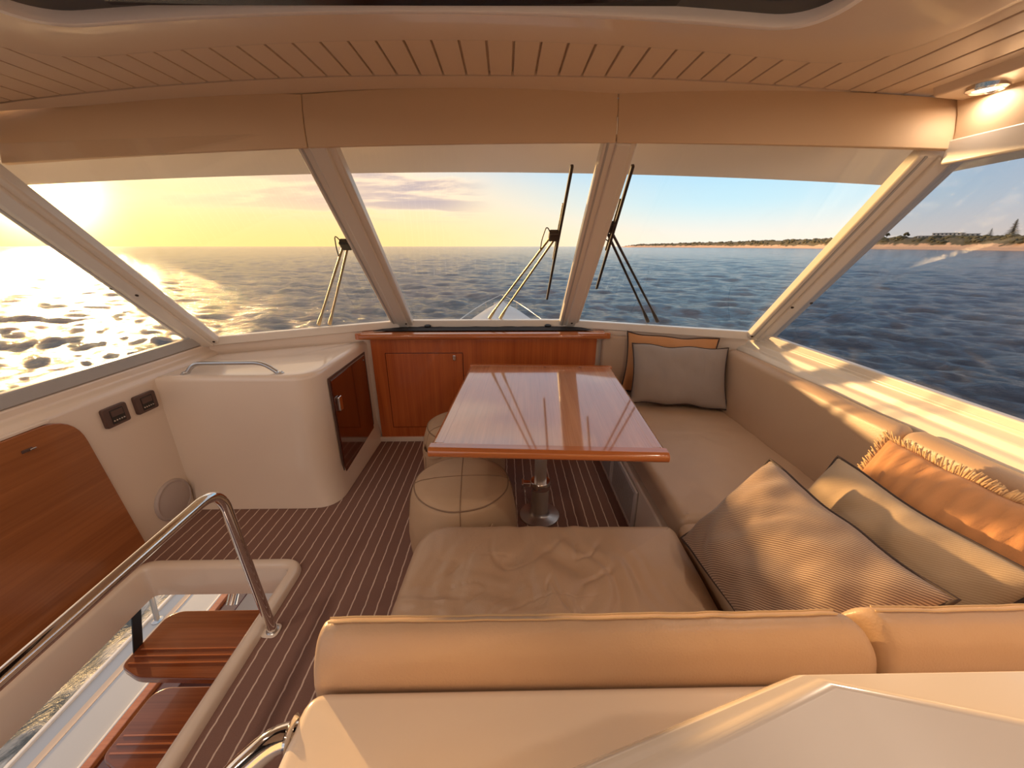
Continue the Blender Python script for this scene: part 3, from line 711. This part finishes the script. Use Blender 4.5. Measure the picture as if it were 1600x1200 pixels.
# ---- loose pillows
def pillow(c, xa, ya, w, h, th, m, label, pipe='piping', wrk=.010, seed=0, ruche=0, fringe=False, bulge=1):
    """xa along width, ya up the pillow; both world vectors"""
    xa = Vector(xa).normalized(); ya = (Vector(ya)-xa*Vector(ya).dot(xa)).normalized(); za = xa.cross(ya); c = Vector(c)
    t = thing('throw_pillow', label, 'pillow', c, 'loose pillows on the sofa')
    t.rotation_euler = Matrix((xa, ya, za)).transposed().to_euler()
    n = 44; V = []; F = []
    def pos(u, v, s):
        au, av = abs(u), abs(v)
        px = w/2*u*(1-.07*(1-v*v)**1.0*(au**3)); py = h/2*v*(1-.08*(1-u*u)*(av**3))
        T_ = th/2*((1-au**2.6)*(1-av**2.6))**.55
        nz = noise.noise((px*9+seed, py*9, s*3.0))*wrk*(1-max(au, av)**6)+noise.noise((px*22+seed, py*14, s*5.0))*wrk*.5*(1-max(au, av)**8)
        if ruche: nz += ruche*math.sin((px+.15*py+.02*noise.noise((px*6, py*8, 1)))*150)*(.35+.65*av)*(1-max(au, av)**10)
        return (px, py+.012*noise.noise((u*2.2+seed, v*.3, 9))*av, s*(T_+nz))
    for s in (1, -1):
        for i in range(n+1):
            for j in range(n+1): V.append(pos(-1+2*i/n, -1+2*j/n, s if 0 < i < n and 0 < j < n else 0))
    K = (n+1)**2
    for k in (0, K):
        for i in range(n):
            for j in range(n):
                a = k+i*(n+1)+j; F.append((a, a+n+1, a+n+2, a+1))
    def loc(vf, name, mm):
        me = bpy.data.meshes.new(name); me.from_pydata([tuple(v) for v in vf[0]], [], vf[1]); bm = bmesh.new(); bm.from_mesh(me)
        bmesh.ops.remove_doubles(bm, verts=bm.verts, dist=1e-5); bmesh.ops.recalc_face_normals(bm, faces=bm.faces); bm.to_mesh(me); bm.free()
        me.polygons.foreach_set('use_smooth', [True]*len(me.polygons)); me.materials.append(MAT[mm])
        o = bpy.data.objects.new(name, me); COL.objects.link(o); o.parent = t; return o
    loc((V, F), 'cover', m)
    q = 30; per = [pos(-1+2*i/q, -1, 0) for i in range(q)]+[pos(1, -1+2*i/q, 0) for i in range(q)]+[pos(1-2*i/q, 1, 0) for i in range(q)]+[pos(-1, 1-2*i/q, 0) for i in range(q)]
    if pipe: o = loc(tubevf(per, .0045, 6, True), 'piping', pipe)
    if fringe:
        fv = []; ff = []
        rnd = random.Random(3)
        for i in range(len(per)*6):
            a = Vector(per[(i//6) % len(per)]); b = Vector(per[(i//6+1) % len(per)]); p = a.lerp(b, (i % 6)/6); d = p.normalized()
            tip = p+d*(.018+.012*rnd.random())+Vector((rnd.uniform(-.008, .008), rnd.uniform(-.008, .008), rnd.uniform(-.008, .008)))
            tv, tf = tubevf([p-d*.004, p.lerp(tip, .5)+Vector((0, 0, .003)), tip], .0022, 4); k = len(fv); fv += tv; ff += [tuple(x+k for x in f_) for f_ in tf]
        o = loc((fv, ff), 'fringe', 'fringe'); o['kind'] = 'stuff'
    return t
pillow((1.08, 2.265, .628), (1, -.19, -.02), (-.03, .20, .36), .58, .39, .15, 'fabric_grey', 'grey cotton pillow with dark piping at the far end of the sofa', seed=1)
pillow((1.06, 2.385, .660), (1, -.30, -.02), (0, .10, .40), .56, .39, .075, 'fabric_orange', 'orange pillow mostly hidden behind the grey pillow at the far end', seed=4)
pillow((.725, .79, .605), (.03, -1, .0), (.255, .0, .315), .52, .39, .19, 'fabric_stripe', 'brown and cream pinstriped pillow, foremost of the three in the near corner', seed=7, wrk=.024)
pillow((.975, .81, .600), (.04, -1, .0), (.21, .0, .33), .50, .37, .15, 'fabric_tan', 'tan ribbed pillow between the pinstriped and the orange pillow', seed=11, wrk=.018)
pillow((1.16, .85, .635), (.10, -1, .0), (.19, .02, .34), .46, .39, .15, 'fabric_orange', 'ruched orange pillow with frayed fringe against the right backrest', pipe=None, seed=15, ruche=.007, fringe=True)
# ---- foreground counter, helm pod, chrome handle
ctr = slab('counter', resample(rpoly([(-.318, -.7), (1.46, -.7), (1.46, .418), (-.318, .418)], .035, 6), .06), .0, .725, .018, 'gelcoat', cap=4)
tag(ctr, 'smooth white counter behind the foreground backrest', 'counter')
pod = thing('helm_pod', 'white faceted instrument pod in the bottom right foreground', 'helm pod', (.6, 0, .726))
A = [(.30, .288), (1.40, .288), (1.40, -.60), (-.34, -.60), (-.34, .105)]
hz = [.958, .958, .90, .90, .945]
B = [(.33, .262), (1.38, -.02), (1.38, -.55), (-.25, -.55), (-.25, .085)]
bz = [.972, 1.0, .86, .86, .945]
V = [(*p, .726) for p in [(a[0], a[1]+.004) for a in A]]+[(*p, z-.03) for p, z in zip(A, hz)]+[(p[0]+(.012 if i in (0, 4, 3) else -.008), p[1]-.010, z) for i, (p, z) in enumerate(zip(A, hz))]+[(*p, z) for p, z in zip(B, bz)]
V += [(*lerp(p, (.45, -.2), .12), z-.022) for p, z in zip(B, bz)]
F = []
for k in range(4):
    for i in range(5): F.append((k*5+i, k*5+(i+1) % 5, (k+1)*5+(i+1) % 5, (k+1)*5+i))
F += [(0, 1, 2, 3, 4), (20, 21, 22, 23, 24)]
raw('shell', V, F, 'gelcoat', pod, bevel=.022, seg=5)
hd = thing('chrome_handle', 'thick chrome grab handle on the left corner of the white counter', 'handle', (-.33, .3, .6))
tube('bar', smoothpath([(-.300, .372, .698), (-.345, .362, .704), (-.405, .315, .68), (-.425, .20, .58), (-.425, .05, .45), (-.318, .0, .40)], .06, 8), .020, 'chrome', hd, 18)
V, F = lathevf([(.024, 0), (.030, .004), (.024, .008), (.020, .011)], (0, 0, 0), 24)
R = Vector((-1, -.1, .05)).to_track_quat('Z', 'Y').to_matrix(); raw('flange', [tuple(R @ Vector(v)+Vector((-.317, .366, .700))) for v in V], F, 'chrome', hd, smooth=True, auto=.8)
# ---- stair rail
sr = thing('stair_rail', 'polished chrome handrail beside the stairwell', 'handrail', (-.905, 1.08, .03))
tube('rail', smoothpath([(-.90, 1.083, .0), (-.90, 1.035, .682), (-.905, .40, .662), (-.91, -.5, .64), (-.91, -.55, 0)], .085, 10), .0165, 'chrome', sr, 18)
lathe('foot', [(.026, 0), (.026, .004), (.018, .009)], (-.90, 1.083, .0), 'steel', sr, 20)
raw('mounting_pad', *prism(rpoly([(-.94, 1.055), (-.872, 1.05), (-.872, 1.112), (-.94, 1.112)], .025, 5), 'Z', 0, .006), 'gelcoat', sr, bevel=.004)
# ---- stairs through the opening
st = thing('boat_stairs', 'wooden boat ladder steps descending through the stairwell', 'stairs', (-1.3, 1.1, -1.7))
def tread(y0, y1, z):
    o = rpoly([(-1.605, y0+.045), (-1.50, y0), (-1.10, y0-.012), (-1.02, y0), (-1.02, y1), (-1.56, y1), (-1.605, y1-.03)], .03, 5)
    t = raw('tread', *prism(o, 'Z', z-.032, z), 'wood_tread', st, bevel=.005, seg=3)
    for yy in (.055, .085, .115): box('grip_strip', -1.585, -1.03, y0+yy, y0+yy+.006, z-.001, z+.002, 'wood_edge', t, .001)
    return t
for k in range(4): tread(1.085-.175*k, 1.39-.175*k, -.25-.26*k)
for k in range(4):
    tube('riser_post', [(-1.24, 1.30-.175*k, -.285-.26*k), (-1.28, 1.20-.175*k, -.508-.26*k)], .022, 'chrome', st, 14)
tube('riser_post', [(-1.30, 1.375, -.20), (-1.30, 1.50, .0-.06)], .022, 'chrome', st, 14)
strap = raw('strap', *beam((-1.60, 1.20, -.27), (-1.655, 1.32, -.07), .045, .004, (1, .2, .3)), 'black', st)
tag(strap, 'black strap')
# ---- lower deck seen through the stairwell
dk = box('side_deck', -2.95, -2.50, -2, 7, -1.62, -1.5, 'deck_white', None, .02, 3); tag(dk, 'pale side deck with tan stripe seen down through the stairwell', 'deck', kind='structure')
box('stripe', -2.835, -2.785, -2, 7, -1.51, -1.497, 'deck_tan', dk, .002)
box('edge_rail', -2.955, -2.93, -2, 7, -1.51, -1.48, 'frame_white', dk, .006)
box('inner_lip', -2.515, -2.495, -2, 7, -1.51, -1.47, 'frame_white', dk, .006)
box('wood_edging', -2.495, -2.44, -2, 7, -1.56, -1.47, 'wood_edge', dk, .006)
dr = thing('deck_rail', 'thin steel deck rail stanchion seen through the stairwell', 'rail', (-2.87, 2.35, -1.5))
tube('stanchion', smoothpath([(-2.87, 2.36, -1.5), (-2.86, 2.40, -1.05), (-2.80, 2.9, -.75), (-2.80, 4.0, -.7)], .2), .018, 'steel', dr, 10)
lathe('foot', [(.04, 0), (.04, .006), (.02, .015)], (-2.87, 2.36, -1.5), 'steel', dr, 16)
cw = box('cabin_side', -2.44, -2.30, -2, 7, -2.2, -1.50, 'wood_dark', None, .01); tag(cw, 'dark wooden cabin side below the stairs', 'wall', kind='structure')
cf = box('lower_deck', -2.31, 1.6, -2, 2.6, -2.2, -2.1, 'wood_dark', None, .01); tag(cf, 'dark lower deck floor beneath the stairs', 'floor', kind='structure')
# ================================================================ OUTSIDE
# ---- bow
bwt = thing('boat_bow', 'white pointed bow of the boat ahead of the windscreen', 'bow', (X0, 9, -1.2))
rows = []
for k in np.linspace(0, 1, 14):
    y = 3.0+10*k; hw = 2.0*(1-k**2.2)**.8+.02; z = -1.05+.70*k**2.5
    rows.append([(X0+hw*s, y, z+.12*(1-s*s)*(1-.3*k)) for s in np.linspace(-1, 1, 13)])
sheet('foredeck', rows, -.3, 'deck_white', bwt)
for s in (-1, 1):
    tube('bow_rail', [(r[0 if s < 0 else -1][0], r[0][1], r[0][2]+.22+.0*s) for r in rows[6:]], .014, 'steel', bwt, 8)
    for r in rows[6::3]:
        p = r[0 if s < 0 else -1]; tube('stanchion', [p, (p[0], p[1], p[2]+.22)], .011, 'steel', bwt, 6)
# ---- wipers (pantograph arms standing on the glass)
def wiper(a1, a2, piv, btop, bbot, label, m):
    t = thing('windscreen_wiper', label, 'wiper', a1, 'windscreen wipers outside the glass')
    nrm = Vector((0, .65, .75)); a1, a2, piv, btop, bbot = map(Vector, (a1, a2, piv, btop, bbot))
    side = (a2-a1)
    tube('arm', smoothpath([a1, a1.lerp(piv, .12)+nrm*.01, piv], .05, 4), lambda q: .013-.006*min(1, q*1.5), m, t, 8)
    tube('arm', smoothpath([a2, a2.lerp(piv+side*.35, .12)+nrm*.01, piv+side*.35], .05, 4), lambda q: .013-.006*min(1, q*1.5), m, t, 8)
    V, F = rboxvf(-.03, .03, -.03, .03, -.018, .018, .01, .02); R = nrm.to_track_quat('Z', 'Y').to_matrix()
    raw('pivot', [tuple(R @ Vector(v)+piv+side*.18) for v in V], F, 'black', t, smooth=True)
    tube('hose', smoothpath([piv, piv+Vector((-.03, -.03, .05)), piv+Vector((-.05, .02, -.02)), piv.lerp(a1, .14)], .03, 5), .003, 'black', t, 6)
    nn = nrm*-.012
    raw('blade', *beam(btop+nn, bbot+nn, .014, .016, nrm), 'black', t, bevel=.003)
    f = (piv+side*.18-btop).length/(bbot-btop).length
    for k in (.10, .20):
        raw('bracket', *beam(btop.lerp(bbot, f-k)+nrm*.012, btop.lerp(bbot, f+k)+nrm*.012, .018, .010, nrm), 'steel' if m == 'olive_metal' else 'black', t, bevel=.002)
    return t
wiper((-1.255, 2.585, .897), (-1.195, 2.615, .893), (-.86, 2.19, 1.40), (-.765, 1.92, 1.63), (-.815, 2.64, 1.02), 'windscreen wiper outside the left pane, half hidden by the mullion', 'olive_metal')
wiper((-.117, 2.814, .896), (-.038, 2.814, .895), (.247, 2.183, 1.444), (.288, 1.863, 1.725), (.278, 2.618, 1.067), 'windscreen wiper outside the centre pane with a long black blade', 'olive_metal')
wiper((.965, 2.58, .911), (1.02, 2.555, .916), (.512, 2.122, 1.483), (.542, 1.838, 1.722), (.573, 2.474, 1.151), 'windscreen wiper outside the right pane, nearest the beach', 'black')
# ---- sea
def sea():
    SZ = -3.6
    r = np.concatenate([5*np.exp(np.linspace(0, math.log(400/5), 560)), 400*np.exp(np.linspace(.03, math.log(30000/400), 60))])
    a = np.concatenate([np.radians(np.linspace(-78, 78, 960)), np.radians(np.linspace(80, 280, 101))])
    NR, NA = len(r), len(a)
    Rr, Aa = np.meshgrid(r, a, indexing='ij'); Xs = Rr*np.sin(Aa); Ys = Rr*np.cos(Aa); Zs = np.zeros_like(Xs)
    rng = np.random.default_rng(5); sp = Rr*np.gradient(np.log(r))[:, None]; spa = Rr*np.gradient(a)[None, :]
    for k in range(56):
        L = .55*1.053**k; th = 1.1+rng.normal(0, .6); amp = .0085*L**.62; ph = rng.uniform(0, 6.28)
        fade = np.clip((L/np.maximum(sp, spa)-2.5)/3, 0, 1)
        arg = 2*math.pi/L*(Xs*math.cos(th)+Ys*math.sin(th))+ph
        Zs += amp*fade*(np.sin(arg)+.25*np.cos(2*arg))
    V = np.stack([Xs, Ys, Zs+SZ], -1).reshape(-1, 3)
    i, j = np.meshgrid(np.arange(NR-1), np.arange(NA), indexing='ij'); j2 = (j+1) % NA
    F = np.stack([i*NA+j, (i+1)*NA+j, (i+1)*NA+j2, i*NA+j2], -1).reshape(-1, 4)
    me = bpy.data.meshes.new('sea'); me.vertices.add(len(V)); me.vertices.foreach_set('co', V.ravel())
    me.loops.add(F.size); me.loops.foreach_set('vertex_index', F[:, ::-1].ravel().astype(np.int32))
    me.polygons.add(len(F)); me.polygons.foreach_set('loop_start', np.arange(0, F.size, 4, dtype=np.int32))
    me.polygons.foreach_set('use_smooth', np.ones(len(F), bool)); me.update(calc_edges=True); me.validate()
    me.materials.append(MAT['sea']); o = bpy.data.objects.new('sea', me); COL.objects.link(o)
    tag(o, 'rippled open sea stretching to the horizon around the boat', 'sea', kind='stuff')
sea()
rows = [[(x, y, -3.15+.12*noise.noise((x*1.3, y*.8, 0))) for x in np.linspace(-9, -2.7, 40)] for y in np.linspace(-6, 12, 90)]
tag(sheet('wake_foam', rows, -.05, 'foam'), 'churned foamy wake water beside the hull below the stairwell', 'foam', kind='stuff')
# ---- shore
AZ = [(15.5, 2600), (17.2, 2350), (26.2, 1870), (39.1, 1230), (46.6, 966), (52.5, 775), (62, 600), (80, 470), (100, 400)]
def shore(az): return float(np.interp(az, [q[0] for q in AZ], [q[1] for q in AZ]))
def crest(az): return float(np.interp(az, [15.5, 18.3, 26, 33, 39, 44, 52, 70, 100], [1, 15, 20, 22, 22, 21, 17, 13, 11]))
def dunez(az, d):
    c = crest(az); n = noise.fractal((az*1.7, d*.02, 0), 1, 2, 5); n2 = noise.fractal((az*9, d*.05, 3), 1, 2, 3)
    k = min(1, max(0, (d-14)/70)); k = k*k*(3-2*k)
    return -3.7+min(d, 14)*.16+k*(c-2.0)*(1+.16*n+.07*n2)
rows = []
azs = np.linspace(15.5, 100, 420); ds = [0, 6, 14, 22, 32, 44, 56, 70, 86, 105, 140, 220]
for d in ds: rows.append([((shore(a)+d)*math.sin(math.radians(a)), (shore(a)+d)*math.cos(math.radians(a)), dunez(a, d)) for a in azs])
tag(sheet('beach', rows, -3.0, 'sand'), 'distant sandy beach and scrubby dunes along the right horizon', 'beach', kind='structure')
# scrub on the dune crest
sv = []; sf = []
ico = bmesh.new(); bmesh.ops.create_icosphere(ico, subdivisions=1, radius=1); iv = [tuple(v.co) for v in ico.verts]; iff = [tuple(v.index for v in f.verts) for f in ico.faces]; ico.free()
rnd = random.Random(2)
for k in range(2200):
    a = rnd.uniform(16.5, 90); d = rnd.uniform(52, 120); s = shore(a)+d; h = rnd.uniform(1.2, 3.6); w = h*rnd.uniform(1.2, 2.6)
    if noise.noise((a*.9, d*.03, 5)) < -.15: continue
    z = dunez(a, d); b = len(sv); x, y = s*math.sin(math.radians(a)), s*math.cos(math.radians(a))
    sv += [(x+v[0]*w*rnd.uniform(.8, 1.2), y+v[1]*w, z+v[2]*h*rnd.uniform(.7, 1.2)) for v in iv]; sf += [tuple(i+b for i in f) for f in iff]
tag(raw('dune_scrub', sv, sf, 'leaf'), 'dark low scrub covering the tops of the distant dunes', 'scrub', kind='stuff')
def at(az, d): s = shore(az)+d; return Vector((s*math.sin(math.radians(az)), s*math.cos(math.radians(az)), dunez(az, d)))
def pine(az, d, h, label, tiers=11, w=.26):
    p = at(az, d); p.z -= .5; t = thing('pine_tree', label, 'tree', p, 'trees behind the dunes')
    tube('trunk', [p, p+Vector((0, 0, h*.5)), p+Vector((0, 0, h))], lambda q: h*.02*(1-.8*q), 'bark', t, 7)
    V = []; F = []; r2 = random.Random(int(az*100))
    for k in range(tiers):
        z = h*(.12+.86*k/(tiers-1)); R = h*w*(1-(k/(tiers-.4)))**.8*r2.uniform(.8, 1.1)+.3
        for j in range(13):
            an = j*2*math.pi/13+k*.6; dr = R*r2.uniform(.75, 1.15); b = len(V)
            c = p+Vector((0, 0, z)); tip = c+Vector((math.cos(an)*dr, math.sin(an)*dr, h*.03)); sd = Vector((-math.sin(an), math.cos(an), 0))*dr*.30
            md = c.lerp(tip, .6)
            V += [tuple(c+Vector((0, 0, h*.035))), tuple(md+sd), tuple(tip), tuple(md-sd), tuple(c-Vector((0, 0, h*.03))), tuple(md-Vector((0, 0, h*.03)))]
            F += [(b, b+1, b+2), (b, b+2, b+3), (b+4, b+2, b+1), (b+4, b+3, b+2), (b, b+4, b+1), (b, b+3, b+4)]
    raw('foliage', V, F, 'leaf', t)
def roundtree(az, d, h, label):
    p = at(az, d); p.z -= .5; t = thing('coastal_tree', label, 'tree', p, 'trees behind the dunes'); tube('trunk', [p, p+Vector((0, 0, h*.7))], h*.03, 'bark', t, 7)
    V = []; F = []; r2 = random.Random(int(az*77))
    for k in range(14):
        b = len(V); c = p+Vector((r2.uniform(-.25, .25)*h, r2.uniform(-.25, .25)*h, h*r2.uniform(.55, .92))); q = h*r2.uniform(.12, .2)
        V += [tuple(c+Vector(v)*q*r2.uniform(.8, 1.25)) for v in iv]; F += [tuple(i+b for i in f) for f in iff]
    raw('foliage', V, F, 'leaf', t)
pine(51.45, 110, 24, 'tall dark pine tree at the far right above the beach', 15, .36)
pine(50.2, 120, 13, 'smaller pine tree just left of the tall pine', 11, .36)
roundtree(43.3, 120, 12, 'left of two round trees beside the beach house')
roundtree(44.7, 120, 13, 'right of two round trees beside the beach house')
def house(az, d, w, h, label, floors=1):
    p = at(az, d); p.z += .5; t = thing('beach_house', label, 'house', p, 'houses behind the dunes')
    ang = -math.radians(az)
    def part(name, vf, m, par=None):
        V = [tuple(Matrix.Rotation(ang, 3, 'Z') @ Vector(v)+p) for v in vf[0]]; return raw(name, V, vf[1], m, par or t)
    for f in range(floors):
        ww = w*(1-.35*f); z0 = f*h*1.05
        part('storey', boxvf(-ww/2+f*w*.12, ww/2+f*w*.12, 0, 12, z0, z0+h), 'house_wall')
        part('roof', boxvf(-ww/2-.8+f*w*.12, ww/2+.8+f*w*.12, -.9, 12.8, z0+h, z0+h+.45), 'house_roof' if f == 0 else 'house_wall')
        n = max(3, int(ww/5))
        for i in range(n):
            x = -ww/2+f*w*.12+ww*(i+.5)/n; part('window', boxvf(x-ww/n*.22, x+ww/n*.22, -.12, .05, z0+h*.3, z0+h*.85), 'house_glass')
house(47.2, 130, 62, 4.2, 'long pale two-storey beach house behind the dunes', 2)
house(41.3, 135, 30, 4.0, 'low pale beach house left of the two round trees')
house(49.0, 135, 22, 5.0, 'pale house partly hidden beside the pines')
